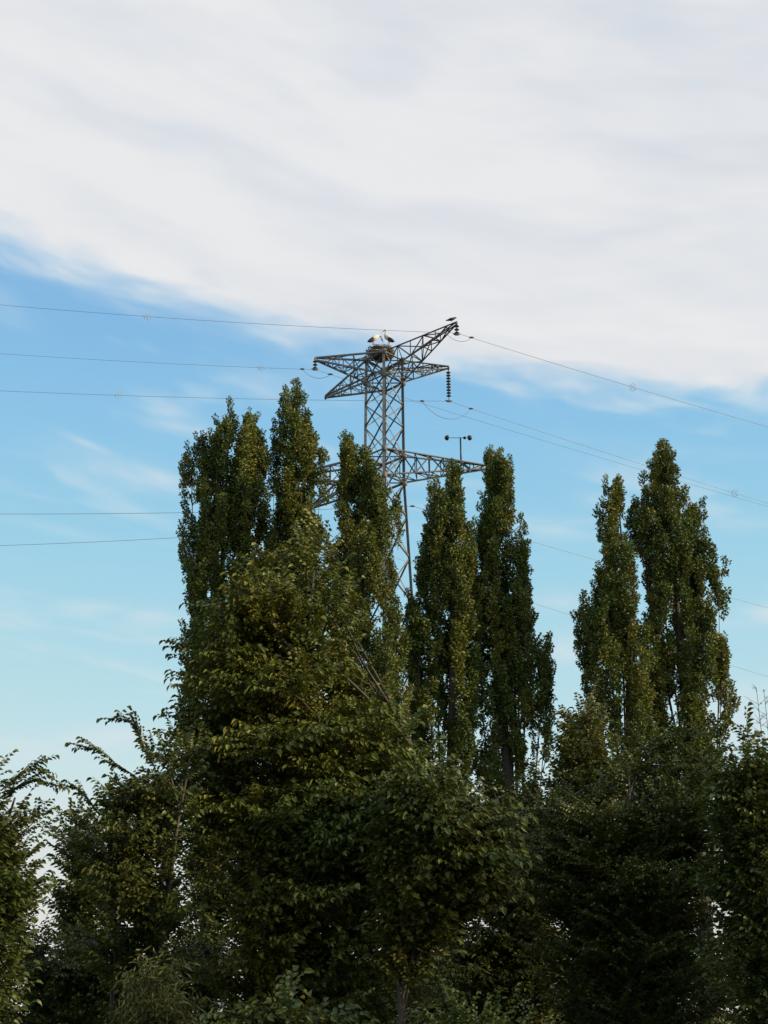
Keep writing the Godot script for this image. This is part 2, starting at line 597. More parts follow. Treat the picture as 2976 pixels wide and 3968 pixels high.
# a tapering arm: two upper and two lower chords that meet at the tip
func crossarm(pylon: Node3D, up: Array, low: Array, tip: Vector3, panels: int, w := 0.1) -> void:
	var arm := Node3D.new()
	arm.name = "crossarm"
	pylon.add_child(arm, true)
	var tlow := tip + Vector3(0, -0.16, 0)
	for k in 2:
		bar("upper_chord", up[k], tip, w, arm, Vector3.UP)
		bar("lower_chord", low[k], tlow, w, arm, Vector3.UP)
		for i in panels:
			var f := 1.0 - pow(1.0 - float(i) / panels, 1.15)
			var g := 1.0 - pow(1.0 - float(i + 1) / panels, 1.15)
			var u0: Vector3 = up[k].lerp(tip, f)
			var u1: Vector3 = up[k].lerp(tip, g)
			var l0: Vector3 = low[k].lerp(tlow, f)
			var l1: Vector3 = low[k].lerp(tlow, g)
			if i > 0:
				bar("upright", u0, l0, w * 0.55, arm)
			if i < panels - 1:
				if i % 2 == 0: bar("lacing", l0, u1, w * 0.6, arm)
				else: bar("lacing", u0, l1, w * 0.6, arm)
	for i in range(1, panels):
		var f := 1.0 - pow(1.0 - float(i) / panels, 1.15)
		var g := 1.0 - pow(1.0 - float(i - 1) / panels, 1.15)
		bar("lacing", low[0].lerp(tlow, f), low[1].lerp(tlow, f), w * 0.5, arm)
		bar("lacing", low[i % 2].lerp(tlow, g), low[(i + 1) % 2].lerp(tlow, f), w * 0.5, arm)
		bar("lacing", up[i % 2].lerp(tip, g), up[(i + 1) % 2].lerp(tip, f), w * 0.5, arm)
	part("tip_plate", mats.plate_mesh, mats.steel, arm, Transform3D(Basis.from_scale(Vector3(0.55, 0.9, 1.2)), tip + Vector3(0, -0.12, 0)))

const CX := 0.02
const CD := 68.6
func half(h: float) -> float:   # half the diagonal of the mast at height h
	if h > 31.2: return lerpf(1.22, 1.16, (h - 31.2) / 8.0)
	return lerpf(3.0, 1.22, h / 31.2)

func leg_at(i: int, h: float) -> Vector3:
	var d: Vector3 = [Vector3(-1, 0, 0), Vector3(0, 0, 1), Vector3(1, 0, 0), Vector3(0, 0, -1)][i]
	return d * half(h) + Vector3(0, h, 0)

func build_pylon() -> void:
	var p := thing("lattice_pylon", Vector3(CX, 0, -CD), "tall grey steel lattice pylon with crossed arms behind the poplars", "pylon")
	var top := 39.6
	for i in 4:
		bar("leg", leg_at(i, 0), leg_at(i, 31.2), 0.16, p, -leg_at(i, 0).normalized())
		bar("leg", leg_at(i, 31.2), leg_at(i, top), 0.17, p, -leg_at(i, 0).normalized() + Vector3(0, 0.01, 0))
	var levels := [0.0, 6.5, 12.0, 16.6, 20.4, 23.6, 26.4, 29.0, 31.2, 32.95, 34.93, 36.46, 38.0, 39.6]
	for n in levels.size() - 1:
		for i in 4:
			var j := (i + 1) % 4
			var w := 0.08 if n < 8 else 0.07
			bar("brace", leg_at(i, levels[n]), leg_at(j, levels[n + 1]), w, p, leg_at(i, 0) + leg_at(j, 0))
			bar("brace", leg_at(j, levels[n]), leg_at(i, levels[n + 1]), w * 0.95, p, -leg_at(i, 0) - leg_at(j, 0))
	for h in [31.2, 32.95, 38.0, 39.6]:
		for i in 4:
			bar("ring_beam", leg_at(i, h), leg_at((i + 1) % 4, h), 0.11, p, Vector3.UP)
			plate("gusset", leg_at(i, h), 1.3, PI / 4, p)
		bar("ring_beam", leg_at(0, h), leg_at(2, h), 0.08, p, Vector3.UP)
		bar("ring_beam", leg_at(1, h), leg_at(3, h), 0.08, p, Vector3.UP)
	# upper level: four arms set crosswise
	var A := Vector3(-4.33, 39.62, 0.3)
	var D := Vector3(4.07, 39.55, -0.66)
	var C := Vector3(4.29, 39.6, 4.7)
	var B := Vector3(-3.91, 39.55, -4.7)
	crossarm(p, [leg_at(0, 39.6), leg_at(1, 39.58)], [leg_at(0, 38.05), leg_at(1, 38.02)], A, 5)
	crossarm(p, [leg_at(2, 39.6), leg_at(3, 39.58)], [leg_at(2, 38.05), leg_at(1, 38.02)], D, 5)
	crossarm(p, [leg_at(1, 39.62), leg_at(2, 39.62)], [leg_at(1, 38.08), leg_at(2, 38.08)], C, 6)
	crossarm(p, [leg_at(3, 39.62), leg_at(0, 39.62)], [leg_at(3, 38.08), leg_at(0, 38.08)], B, 6)
	# lower level: long arms to either side and a shorter one behind
	crossarm(p, [leg_at(2, 32.95), leg_at(1, 32.97)], [leg_at(2, 31.22), leg_at(1, 31.24)], Vector3(6.6, 32.85, -1.2), 8, 0.11)
	crossarm(p, [leg_at(0, 32.95), leg_at(3, 32.97)], [leg_at(0, 31.22), leg_at(3, 31.24)], Vector3(-6.2, 32.75, -2.6), 8, 0.11)
	crossarm(p, [leg_at(3, 32.93), leg_at(0, 32.93)], [leg_at(3, 31.58), leg_at(0, 31.58)], Vector3(-4.9, 32.6, -7.2), 7, 0.11)

# a string of cap-and-pin discs hanging from the arm tip at p
func insulator(p: Vector3, length: float, discs: int, label: String) -> void:
	var t := thing("insulator_string", p, label, "insulator", "insulator strings")
	var st := st_begin()
	tube(st, PackedVector3Array([Vector3(0, 0.05, 0), Vector3(0, -length, 0)]), PackedFloat32Array([0.025, 0.025]), 6)
	part("rod", st_end(st), mats.steel, t)
	var from := 0.22 * length / 2.3
	var step := (length * 0.84 - from) / maxi(1, discs - 1)
	var ds := st_begin()
	var r := 0.15
	var rings := [[0.03, 0.06], [0.055, 0.045], [0.06, 0.01], [r * 0.75, -0.012], [r, -0.045], [r * 0.96, -0.055], [0.05, -0.03], [0.03, -0.06]]
	ds.set_smooth_group(0)
	for i in rings.size() - 1:
		for k in 12:
			var a := TAU * k / 12
			var b := TAU * (k + 1) / 12
			var p0 := Vector3(cos(a) * rings[i][0], rings[i][1], sin(a) * rings[i][0])
			var p1 := Vector3(cos(b) * rings[i][0], rings[i][1], sin(b) * rings[i][0])
			var p2 := Vector3(cos(a) * rings[i + 1][0], rings[i + 1][1], sin(a) * rings[i + 1][0])
			var p3 := Vector3(cos(b) * rings[i + 1][0], rings[i + 1][1], sin(b) * rings[i + 1][0])
			for v in [p0, p1, p2, p1, p3, p2]: ds.add_vertex(v)
	var dm := st_end(ds)
	for i in discs:
		part("disc", dm, mats.glass_disc, t, Transform3D(Basis.IDENTITY, Vector3(0, -from - step * i, 0)))
	var cl := st_begin()
	tube(cl, PackedVector3Array([Vector3(-0.22, -length, 0), Vector3(-0.08, -length - 0.05, 0), Vector3(0.08, -length - 0.05, 0), Vector3(0.22, -length, 0)]), PackedFloat32Array([0.03, 0.07, 0.07, 0.03]), 6)
	part("clamp", st_end(cl), mats.steel, t)

# wire through the given points; each span hangs with the given sag; rings: shares along the wire that carry a bird diverter
func wire(pts: Array, sags: Array, label: String, rings := [], knots := [], r := 0.011) -> void:
	var o: Vector3 = pts[0]
	var t := thing("power_line", o, label, "power line", "overhead conductors")
	var all := PackedVector3Array()
	for i in pts.size() - 1:
		var n := 26
		for k in range(0 if i == 0 else 1, n + 1):
			var f := float(k) / n
			all.append(pts[i].lerp(pts[i + 1], f) - Vector3(0, sags[i] * 4.0 * f * (1.0 - f), 0) - o)
	var st := st_begin()
	tube(st, all, taper(all.size(), r, r), 5)
	part("conductor", st_end(st), mats.wire, t)
	for s in rings:
		var f: float = s * (all.size() - 1)
		var p := all[int(f)].lerp(all[mini(int(f) + 1, all.size() - 1)], f - int(f))
		var along := (all[mini(int(f) + 1, all.size() - 1)] - all[int(f)]).normalized()
		part("bird_diverter", mats.spiral_mesh, mats.spiral, t, Transform3D(spray_basis(along, Vector3.UP, 1.0), p))
	for kp in knots:
		var ks := st_begin()
		var q: Vector3 = kp - o
		tube(ks, PackedVector3Array([q - Vector3(0.16, 0.0, 0), q - Vector3(0.07, 0, 0), q + Vector3(0.07, 0, 0), q + Vector3(0.16, 0, 0)]), PackedFloat32Array([0.02, 0.06, 0.06, 0.02]), 7)
		part("clamp", st_end(ks), mats.steel, t)

func jumper(a: Vector3, b: Vector3, drop: float, label: String) -> void:
	var st := st_begin()
	var pts := curve3(Vector3.ZERO, (b - a) * 0.25 - Vector3(0, drop, 0), (b - a) * 0.75 - Vector3(0, drop, 0), b - a, 14)
	tube(st, pts, taper(15, 0.014, 0.014), 5)
	var o := MeshInstance3D.new()
	o.name = numbered("jumper_cable")
	o.mesh = st_end(st)
	o.material_override = mats.wire
	add_child(o)
	o.position = a
	tag(o, label, "cable", "jumper loops")

# ---------------------------------------------------------------- birds and nest
func build_nest() -> void:
	var at := Vector3(-0.2, 39.72, -CD + 0.1)
	var t := thing("stork_nest", at, "big round nest of brown sticks on top of the pylon", "nest")
	t.scale = Vector3(0.9, 0.92, 0.9)
	var st := st_begin()   # matted core, a lumpy bowl
	var prof := [[0.05, 0.0], [0.5, 0.02], [0.72, 0.12], [0.8, 0.28], [0.84, 0.44], [0.76, 0.54], [0.5, 0.5], [0.05, 0.46]]
	st.set_smooth_group(0)
	var jit := []
	for i in prof.size():
		var row := []
		for k in 18: row.append(rnd(0.9, 1.08))
		jit.append(row)
	for i in prof.size() - 1:
		for k in 18:
			var q := []
			for c in [[i, k], [i, (k + 1) % 18], [i + 1, k], [i + 1, (k + 1) % 18]]:
				var a: float = TAU * c[1] / 18.0
				var r: float = prof[c[0]][0] * jit[c[0]][c[1]]
				q.append(Vector3(cos(a) * r, prof[c[0]][1] * lerpf(1.0, jit[c[0]][c[1]], 0.4), sin(a) * r))
			for v in [q[0], q[1], q[2], q[1], q[3], q[2]]: st.add_vertex(v)
	part("matted_core", st_end(st), mats.nest, t)
	var sk := st_begin()
	for i in 460:
		var a := rnd(0, TAU)
		var h := rnd(0.0, 0.58)
		var r := lerpf(0.55, 0.88, smoothstep(0.0, 0.35, h)) * rnd(0.86, 1.1)
		var c := Vector3(cos(a) * r, h, sin(a) * r)
		var tang := Vector3(-sin(a), rnd(-0.4, 0.45), cos(a)) + Vector3(cos(a), 0, sin(a)) * rnd(-0.6, 0.7)
		var ln := rnd(0.25, 0.75)
		tube(sk, PackedVector3Array([c - tang.normalized() * ln * 0.5, c + Vector3(cos(a), rnd(-0.3, 0.3), sin(a)) * 0.03, c + tang.normalized() * ln * 0.5]), PackedFloat32Array([0.013, 0.017, 0.007]), 4)
	part("sticks", st_end(sk), mats.stick, t).set_meta("kind", "stuff")
	for k in 4:   # a loose wisp of pale straw hanging under the rim
		var ps := st_begin()
		var a := 1.2 + k * 0.25
		tube(ps, curve3(Vector3(cos(a) * 0.75, 0.3, sin(a) * 0.75), Vector3(cos(a) * 0.95, 0.2, sin(a) * 0.9), Vector3(cos(a) * 0.9 - 0.3, 0.08, sin(a) * 0.95), Vector3(cos(a) * 0.8 - 0.45, 0.1 + k * 0.03, sin(a) * 0.9), 8), taper(9, 0.03, 0.012), 5)
		part("straw_wisp", st_end(ps), mats.straw, t)

func stork(at: Vector3, turn: float, bowed: bool, label: String) -> void:
	var t := thing("white_stork", at, label, "stork", "storks on the nest")
	t.rotation.y = turn
	t.scale = Vector3.ONE * 1.14
	# body, neck and head are one swept skin; it faces +x
	var pts: PackedVector3Array
	var rad := PackedFloat32Array([0.015, 0.05, 0.1, 0.145, 0.15, 0.12, 0.085, 0.058, 0.045, 0.042, 0.04, 0.045, 0.055, 0.05, 0.03])
	if bowed:
		pts = PackedVector3Array([Vector3(-0.36, 0.33, 0), Vector3(-0.29, 0.39, 0), Vector3(-0.18, 0.49, 0), Vector3(-0.06, 0.59, 0), Vector3(0.05, 0.67, 0), Vector3(0.14, 0.74, 0), Vector3(0.21, 0.79, 0), Vector3(0.28, 0.82, 0.02), Vector3(0.35, 0.81, 0.03), Vector3(0.39, 0.76, 0.04), Vector3(0.4, 0.7, 0.05), Vector3(0.41, 0.65, 0.05), Vector3(0.43, 0.61, 0.05), Vector3(0.45, 0.575, 0.05), Vector3(0.465, 0.55, 0.05)])
	else:
		pts = PackedVector3Array([Vector3(-0.34, 0.34, 0), Vector3(-0.27, 0.4, 0), Vector3(-0.17, 0.5, 0), Vector3(-0.05, 0.61, 0), Vector3(0.05, 0.7, 0), Vector3(0.12, 0.79, 0), Vector3(0.16, 0.87, 0), Vector3(0.16, 0.94, 0), Vector3(0.13, 1.0, 0), Vector3(0.1, 1.05, 0), Vector3(0.1, 1.1, 0), Vector3(0.13, 1.14, 0), Vector3(0.17, 1.16, 0), Vector3(0.21, 1.15, 0), Vector3(0.24, 1.135, 0)])
	var st := st_begin()
	tube(st, pts, rad, 14, 0.86)
	part("body", st_end(st), mats.feather, t)
	var head := pts[pts.size() - 1]
	var look := (pts[14] - pts[12]).normalized()
	var bs := st_begin()
	tube(bs, PackedVector3Array([head - look * 0.02, head + look * 0.06, head + look * 0.19]), PackedFloat32Array([0.022, 0.016, 0.003]), 7)
	part("bill", st_end(bs), mats.bill, t)
	for s in [-1.0, 1.0]:
		var ws := st_begin()   # folded wing: white shoulder is the body; black flight feathers trail to the tail
		var w0 := pts[3] + Vector3(0, -0.02, s * 0.11)
		var w1 := pts[2] + Vector3(0, -0.03, s * 0.08)
		var w2 := pts[0] + Vector3(-0.06, -0.03, s * 0.03)
		tube(ws, PackedVector3Array([w0, w0.lerp(w1, 0.4), w1, w1.lerp(w2, 0.5), w2]), PackedFloat32Array([0.02, 0.095, 0.11, 0.085, 0.015]), 10, 0.5)
		part("wing", st_end(ws), mats.flight, t)
		var eye := SphereMesh.new()
		eye.radius = 0.012
		eye.height = 0.024
		part("eye", eye, mats.flight, t, Transform3D(Basis.IDENTITY, pts[12] + Vector3(0.02, 0.01, s * 0.045)))
		var ls := st_begin()
		var hip := pts[3] + Vector3(0, -0.09, s * 0.06)
		tube(ls, PackedVector3Array([hip, Vector3(hip.x - 0.02, 0.3, hip.z), Vector3(hip.x + 0.01, 0.26, hip.z), Vector3(hip.x - 0.01, 0.015, hip.z)]), PackedFloat32Array([0.03, 0.014, 0.016, 0.012]), 7)
		for a in [-0.5, 0.0, 0.5, PI]:
			tube(ls, PackedVector3Array([Vector3(hip.x - 0.01, 0.02, hip.z), Vector3(hip.x - 0.01 + cos(a) * 0.08, 0.008, hip.z + sin(a) * 0.08)]), PackedFloat32Array([0.012, 0.004]), 5)
		part("leg", st_end(ls), mats.bill, t)

func perched_bird(at: Vector3) -> void:
	var t := thing("black_bird", at, "small black bird perched on the highest arm tip", "bird")
	var st := st_begin()
	tube(st, PackedVector3Array([Vector3(-0.36, 0.1, 0), Vector3(-0.24, 0.13, 0), Vector3(-0.12, 0.17, 0), Vector3(0.0, 0.19, 0), Vector3(0.1, 0.23, 0), Vector3(0.16, 0.27, 0), Vector3(0.22, 0.28, 0), Vector3(0.26, 0.27, 0)]), PackedFloat32Array([0.03, 0.045, 0.085, 0.1, 0.085, 0.06, 0.055, 0.025]), 10, 0.85)
	part("body", st_end(st), mats.flight, t)
	var bk := st_begin()
	tube(bk, PackedVector3Array([Vector3(0.25, 0.275, 0), Vector3(0.34, 0.255, 0)]), PackedFloat32Array([0.02, 0.003]), 6)
	part("beak", st_end(bk), mats.flight, t)
	for s in [-1.0, 1.0]:
		var ws := st_begin()
		tube(ws, PackedVector3Array([Vector3(0.08, 0.21, s * 0.07), Vector3(-0.06, 0.18, s * 0.085), Vector3(-0.3, 0.1, s * 0.03)]), PackedFloat32Array([0.03, 0.07, 0.012]), 8, 0.4)
		part("wing", st_end(ws), mats.flight, t)
		var ls := st_begin()
		tube(ls, PackedVector3Array([Vector3(0.0, 0.12, s * 0.04), Vector3(0.01, 0.0, s * 0.04)]), PackedFloat32Array([0.012, 0.01]), 5)
		part("leg", st_end(ls), mats.flight, t)

func wind_mast(at: Vector3) -> void:
	var t := thing("cup_mast", at, "thin dark mast with round cups on a crossbar above the lower arm", "mast")
	var st := st_begin()
	tube(st, PackedVector3Array([Vector3(0, -0.25, 0), Vector3(0, 1.62, 0)]), PackedFloat32Array([0.055, 0.05]), 8)
	part("pole", st_end(st), mats.dark_metal, t)
	var cb := st_begin()
	tube(cb, PackedVector3Array([Vector3(-0.78, 1.6, 0), Vector3(0.55, 1.6, 0)]), PackedFloat32Array([0.018, 0.018]), 6)
	part("crossbar", st_end(cb), mats.dark_metal, t)
	for q in [[-0.82, 0.17, 0.3], [0.26, 0.1, 2.0], [0.56, 0.17, 2.6]]:
		var cup := st_begin()
		cup.set_smooth_group(0)
		var turn := Basis(Vector3.UP, q[2])
		for i in 6:
			for k in 12:
				var v := []
				for c in [[i, k], [i, k + 1], [i + 1, k], [i + 1, k + 1]]:
					var th: float = PI * 0.62 * c[0] / 6.0
					var ph: float = TAU * c[1] / 12.0
					v.append(turn * (Vector3(-cos(th), sin(th) * cos(ph), sin(th) * sin(ph)) * q[1]))
				for e in [v[0], v[1], v[2], v[1], v[3], v[2]]: cup.add_vertex(e)
		part("cup", st_end(cup), mats.cup, t, Transform3D(Basis.IDENTITY, Vector3(q[0], 1.6, 0)))

func make_spiral() -> ArrayMesh:
	var st := st_begin()
	var pts := PackedVector3Array()
	for i in 40:
		var f := i / 39.0
		var a := f * TAU * 3.0
		var r := 0.05 + 0.2 * sin(PI * f)
		pts.append(Vector3(cos(a) * r, (f - 0.5) * 0.5, sin(a) * r))
	tube(st, pts, taper(40, 0.011, 0.011), 4)
	return st_end(st)

# ---------------------------------------------------------------- low plants
func tall_weed(at: Vector3, tips: Array, label: String) -> void:
	var t := thing("tall_weed", at, label, "plant")
	for tip in tips:
		var st := st_begin()
		var e := Vector3(tip[0] - at.x, tip[1], 0)
		var b := Vector3(e.x * 0.6, 0, 0)
		var pts := curve3(b, b.lerp(e, 0.33) + Vector3(rnd(-0.05, 0.05), 0, 0), b.lerp(e, 0.7), e, 10)
		tube(st, pts, taper(11, 0.022, 0.004), 5)
		for k in 22:
			var f := rnd(0.72, 1.0)
			var p := b.lerp(e, f)
			var a := rnd(0, TAU)
			var l := rnd(0.12, 0.34) * (1.3 - f)* 3.0
			tube(st, PackedVector3Array([p, p + Vector3(cos(a) * 0.7, 0.5, sin(a) * 0.7) * l]), PackedFloat32Array([0.005, 0.002]), 3)
		part("stalk", st_end(st), mats.bark, t)
		var xfs := []
		var cols := PackedColorArray()
		for k in 10:
			var f := rnd(0.75, 1.0)
			xfs.append(Transform3D(spray_basis(Vector3(rnd(-1, 1), rnd(-0.6, 0.6), rnd(-1, 1)), Vector3.UP, rnd(0.16, 0.3)), b.lerp(e, f) + Vector3(rnd(-0.14, 0.14), 0, rnd(-0.1, 0.1))))
			cols.append(Color(0.06, 0.06, 0.03))
		foliage("leaves", "willow", xfs, cols, mats.leaf, t)

func grass_tuft(at: Vector3, height: float, label: String) -> void:
	var t := thing("grass_tuft", at, label, "grass", "tall grass at the foot of the shrubs")
	var st := st_begin()
	for i in 26:
		var a := rnd(0, TAU)
		var lean := rnd(0.1, 0.5)
		var h := height * rnd(0.6, 1.05)
		var r := Vector3(cos(a), 0, sin(a))
		var side := Vector3(-sin(a), 0, cos(a)) * 0.012
		var b := r * rnd(0.0, 0.25)
		var prev := b
		for k in 4:
			var f := (k + 1) / 4.0
			var q := b + r * lean * f * f * h + Vector3(0, h * (f - 0.2 * f * f), 0)
			var w0 := side * (1.0 - (k / 4.0))
			var w1 := side * (1.0 - f)
			for v in [prev - w0, prev + w0, q - w1, prev + w0, q + w1, q - w1]: st.add_vertex(v)
			prev = q
	part("blades", st_end(st), mats.grass, t).set_meta("kind", "stuff")

# ================================================================ the scene
func _ready() -> void:
	rng.seed = 7
	# camera
	var cam := Camera3D.new()
	cam.name = "camera"
	add_child(cam)
	cam.position = Vector3(0, 1.6, 0)
	cam.rotation_degrees = Vector3(22, 0, 0)
	cam.fov = 45.0
	cam.near = 0.1
	cam.far = 3000.0
	cam.current = true
	# sky and exposure
	var env := Environment.new()
	env.background_mode = Environment.BG_SKY
	var sky := Sky.new()
	var pano := PanoramaSkyMaterial.new()
	pano.panorama = ImageTexture.create_from_image(make_sky())
	sky.sky_material = pano
	env.sky = sky
	env.tonemap_mode = Environment.TONE_MAPPER_LINEAR
	env.tonemap_exposure = 1.0
	env.sdfgi_enabled = true
	env.ssao_enabled = true
	env.ssil_enabled = true
	var we := WorldEnvironment.new()
	we.name = "world_environment"
	we.environment = env
	add_child(we)
	# low evening sun, to the right and a little behind the camera
	var sun := DirectionalLight3D.new()
	sun.name = "sun"
	add_child(sun)
	sun.look_at_from_position(Vector3(0.91, 0.33, 0.25), Vector3.ZERO)
	sun.light_energy = 1.6
	sun.light_color = Color(1.0, 0.9, 0.73)
	sun.light_angular_distance = 0.6
	sun.shadow_enabled = true

	# materials
	mats.bark = noisy(Color(0.04, 0.034, 0.026), Color(0.11, 0.095, 0.075), 0.03, 2.0, 0.9, 1.0)
	mats.leaf = leaf_mat(0.5, 0.55)
	mats.leaf_far = leaf_mat(0.5, 0.55)
	mats.steel = noisy(Color(0.08, 0.082, 0.085), Color(0.2, 0.2, 0.2), 0.02, 0.7, 0.65, 0.0, 0.2)
	mats.dark_metal = mat(Color(0.03, 0.03, 0.035), 0.5, 0.3)
	mats.wire = mat(Color(0.24, 0.24, 0.25), 0.5, 0.4)
	mats.spiral = mat(Color(0.42, 0.42, 0.45), 0.5)
	mats.glass_disc = mat(Color(0.07, 0.09, 0.09), 0.25)
	mats.nest = noisy(Color(0.05, 0.035, 0.025), Color(0.16, 0.11, 0.075), 0.03, 2.5, 0.95, 3.0)
	mats.stick = noisy(Color(0.07, 0.05, 0.035), Color(0.24, 0.17, 0.12), 0.02, 2.0, 0.9)
	mats.straw = noisy(Color(0.32, 0.29, 0.22), Color(0.42, 0.38, 0.3), 0.03, 3.0, 0.9)
	mats.feather = noisy(Color(0.6, 0.59, 0.56), Color(0.72, 0.71, 0.69), 0.05, 4.0, 0.85)
	mats.flight = mat(Color(0.012, 0.012, 0.014), 0.6)
	mats.bill = mat(Color(0.4, 0.07, 0.03), 0.5)
	mats.cup = mat(Color(0.02, 0.02, 0.022), 0.5)
	mats.grass = noisy(Color(0.06, 0.08, 0.02), Color(0.16, 0.15, 0.06), 0.02, 1.5, 0.8)
	mats.ground = noisy(Color(0.05, 0.055, 0.02), Color(0.10, 0.09, 0.045), 0.02, 0.15, 0.95, 4.0)
	tone.seed = 3
	tone.frequency = 0.6
	tone.fractal_octaves = 3
	for k in ["poplar", "broad", "willow", "elm"]:
		leaf_sprays[k] = make_spray(k)
	bar_mesh = make_bar()
	var pl := st_begin()
	tube(pl, PackedVector3Array([Vector3(0, -0.15, 0), Vector3(0, -0.1, 0), Vector3(0, 0.1, 0), Vector3(0, 0.15, 0)]), PackedFloat32Array([0.08, 0.13, 0.13, 0.08]), 8)
	mats.plate_mesh = st_end(pl)
	mats.spiral_mesh = make_spiral()

	# ground
	var g := PlaneMesh.new()
	g.size = Vector2(3000, 3000)
	var gr := part("ground", g, mats.ground, self)
	gr.set_meta("kind", "structure")

	# the poplar row
	poplar(45.0, [-7.58, 14.44, -7.5, 15.42, -7.24, 15.8, -7.66, 16.67, -7.89, 17.98, -7.46, 18.14, -7.41, 18.76, -7.79, 19.6, -7.77, 19.86, -7.5, 19.72, -7.5, 20.29, -7.57, 20.93, -7.77, 21.36, -8.01, 22.4, -7.89, 22.73, -7.72, 22.5, -7.46, 22.07, -7.46, 23.28, -7.34, 23.42, -7.15, 23.18, -7.05, 22.62, -6.98, 23.23, -6.8, 23.18, -6.81, 23.85, -6.69, 23.9, -6.57, 23.62, -6.41, 24.47, -6.25, 24.77, -5.99, 24.23, -5.81, 23.4, -5.69, 23.62, -5.63, 24.13, -5.52, 24.29, -5.4, 23.95, -5.27, 23.85, -5.15, 24.07, -4.87, 23.73, -4.73, 22.95, -4.56, 22.5, -4.63, 21.52, -4.42, 21.04, -4.09, 18.53, -3.93, 13.38, -4.55, 9.55, -6.61, 9.55, -7.56, 12.89], "leftmost poplar, a broad clump of many narrow upright tops")
	poplar(46.0, [-4.46, 21.13, -4.67, 23.2, -4.71, 24.23, -4.47, 24.8, -4.22, 25.21, -4.19, 25.85, -4.04, 25.79, -3.96, 26.14, -3.74, 26.26, -3.52, 26.09, -3.44, 25.39, -3.24, 25.5, -3.03, 25.27, -3.01, 24.34, -2.89, 23.76, -2.74, 23.6, -2.45, 23.51, -2.42, 22.92, -2.5, 22.19, -2.7, 21.53, -2.78, 20.87, -2.67, 20.16, -2.41, 19.9, -2.21, 19.62, -2.55, 19.25, -2.52, 17.77, -2.31, 17, -2.36, 14.72, -2.41, 12.15, -2.75, 9.73, -3.89, 9.73, -4.31, 13.64], "tallest poplar, its narrow top rising left of the pylon arms")
	poplar(43.0, [-1.65, 22.06, -1.4, 22.37, -1.24, 22.21, -1.16, 21.95, -0.77, 21.95, -0.53, 21.57, -0.5, 21.4, -0.18, 20.9, 0.15, 20.08, 0.5, 19.8, 0.65, 19.48, 0.4, 18.73, 0.39, 18.19, 0.25, 17.42, 0.3, 17, 0.69, 17, 0.64, 16.64, 0.34, 16.12, 0.58, 15.61, 1.05, 14.78, 1.11, 11.92, 0.37, 9.2, -1.32, 9.2, -1.9, 11.92, -2.01, 15.28, -1.79, 15.75, -2.03, 16.48, -1.99, 17.2, -2.23, 17.7, -2.06, 18.05, -1.78, 18.44, -1.89, 19.05, -1.65, 19.46, -1.71, 20.23, -1.73, 21.53], "poplar standing right in front of the pylon mast")
	poplar(45.0, [0.81, 15.95, 0.94, 16.65, 1.27, 16.78, 1.14, 17.48, 1.22, 18.11, 1.42, 18.47, 1.43, 19.11, 1.57, 19.76, 1.74, 19.91, 1.76, 21.01, 2.07, 21.37, 2.38, 21.49, 2.63, 22.05, 2.9, 21.98, 3.13, 21.6, 3.21, 20.56, 3.19, 19.76, 3.45, 19.62, 3.64, 18.96, 3.88, 16.65, 3.7, 13.94, 3.71, 11.34, 3.38, 9.46, 1.98, 9.46, 0.68, 10.96, 0.4, 13.38], "poplar just right of the mast, under the lower right arm")
	poplar(46.0, [3.59, 19.57, 3.82, 20.39, 3.63, 21.06, 3.99, 21.66, 4.09, 22.67, 4.32, 23.08, 4.48, 22.82, 4.7, 23.08, 4.86, 22.67, 5.14, 22.67, 5.26, 21.97, 5.28, 20.92, 5.36, 20.24, 5.59, 20.1, 5.67, 19.57, 5.94, 19.43, 5.89, 18.85, 5.57, 17.98, 5.81, 17.26, 5.98, 16.48, 5.94, 15.58, 6.32, 15.3, 6.35, 14.62, 6.63, 14.28, 6.59, 13.6, 6.26, 12.87, 6.18, 12.35, 5.77, 11.88, 5.34, 10.92, 5.16, 9.96, 4.37, 9.02, 3.17, 9.65, 2.99, 14.21, 3.16, 17.28], "poplar hiding the tip of the lower right pylon arm")
	poplar(44.0, [6.51, 11.93, 7.03, 12.27, 7.19, 13.25, 7.35, 13.95, 7.18, 14.82, 7.07, 15.3, 7.25, 16.02, 7.49, 16.26, 7.76, 15.96, 7.92, 16.63, 7.91, 17.43, 8.23, 17.86, 8.12, 18.8, 8.21, 19.75, 8.51, 20.21, 8.7, 20.79, 8.82, 20.55, 9.04, 20.92, 9.25, 20.6, 9.12, 19.57, 9, 18.8, 9.32, 18.42, 9.61, 17.56, 9.65, 16.57, 9.53, 15.72, 9.79, 15.12, 9.88, 12.78, 9.64, 9.83, 6.98, 9.83], "slim poplar leaning against the rightmost poplar")
	poplar(45.0, [9.41, 19.45, 9.56, 19.98, 9.86, 20.36, 10.13, 20.3, 10.32, 21.16, 10.3, 21.7, 10.53, 22.23, 10.81, 22.57, 11.15, 22.98, 11.39, 22.85, 11.6, 22.44, 11.69, 21.5, 11.95, 20.89, 11.94, 20.16, 12.26, 20.3, 12.46, 20.5, 12.5, 19.98, 12.21, 19.19, 12.11, 18.74, 12.47, 18.74, 12.86, 18.42, 13.02, 17.92, 12.54, 16.97, 12.66, 16.35, 12.77, 15.74, 12.76, 15.06, 13.02, 14.28, 13.02, 13.69, 13.23, 13.51, 13.17, 12.45, 12.86, 11.88, 12.76, 10.02, 9.01, 10.02, 9.48, 13.63, 9.96, 16.66, 9.85, 18.23], "rightmost poplar, broad with one pointed top")

	build_pylon()

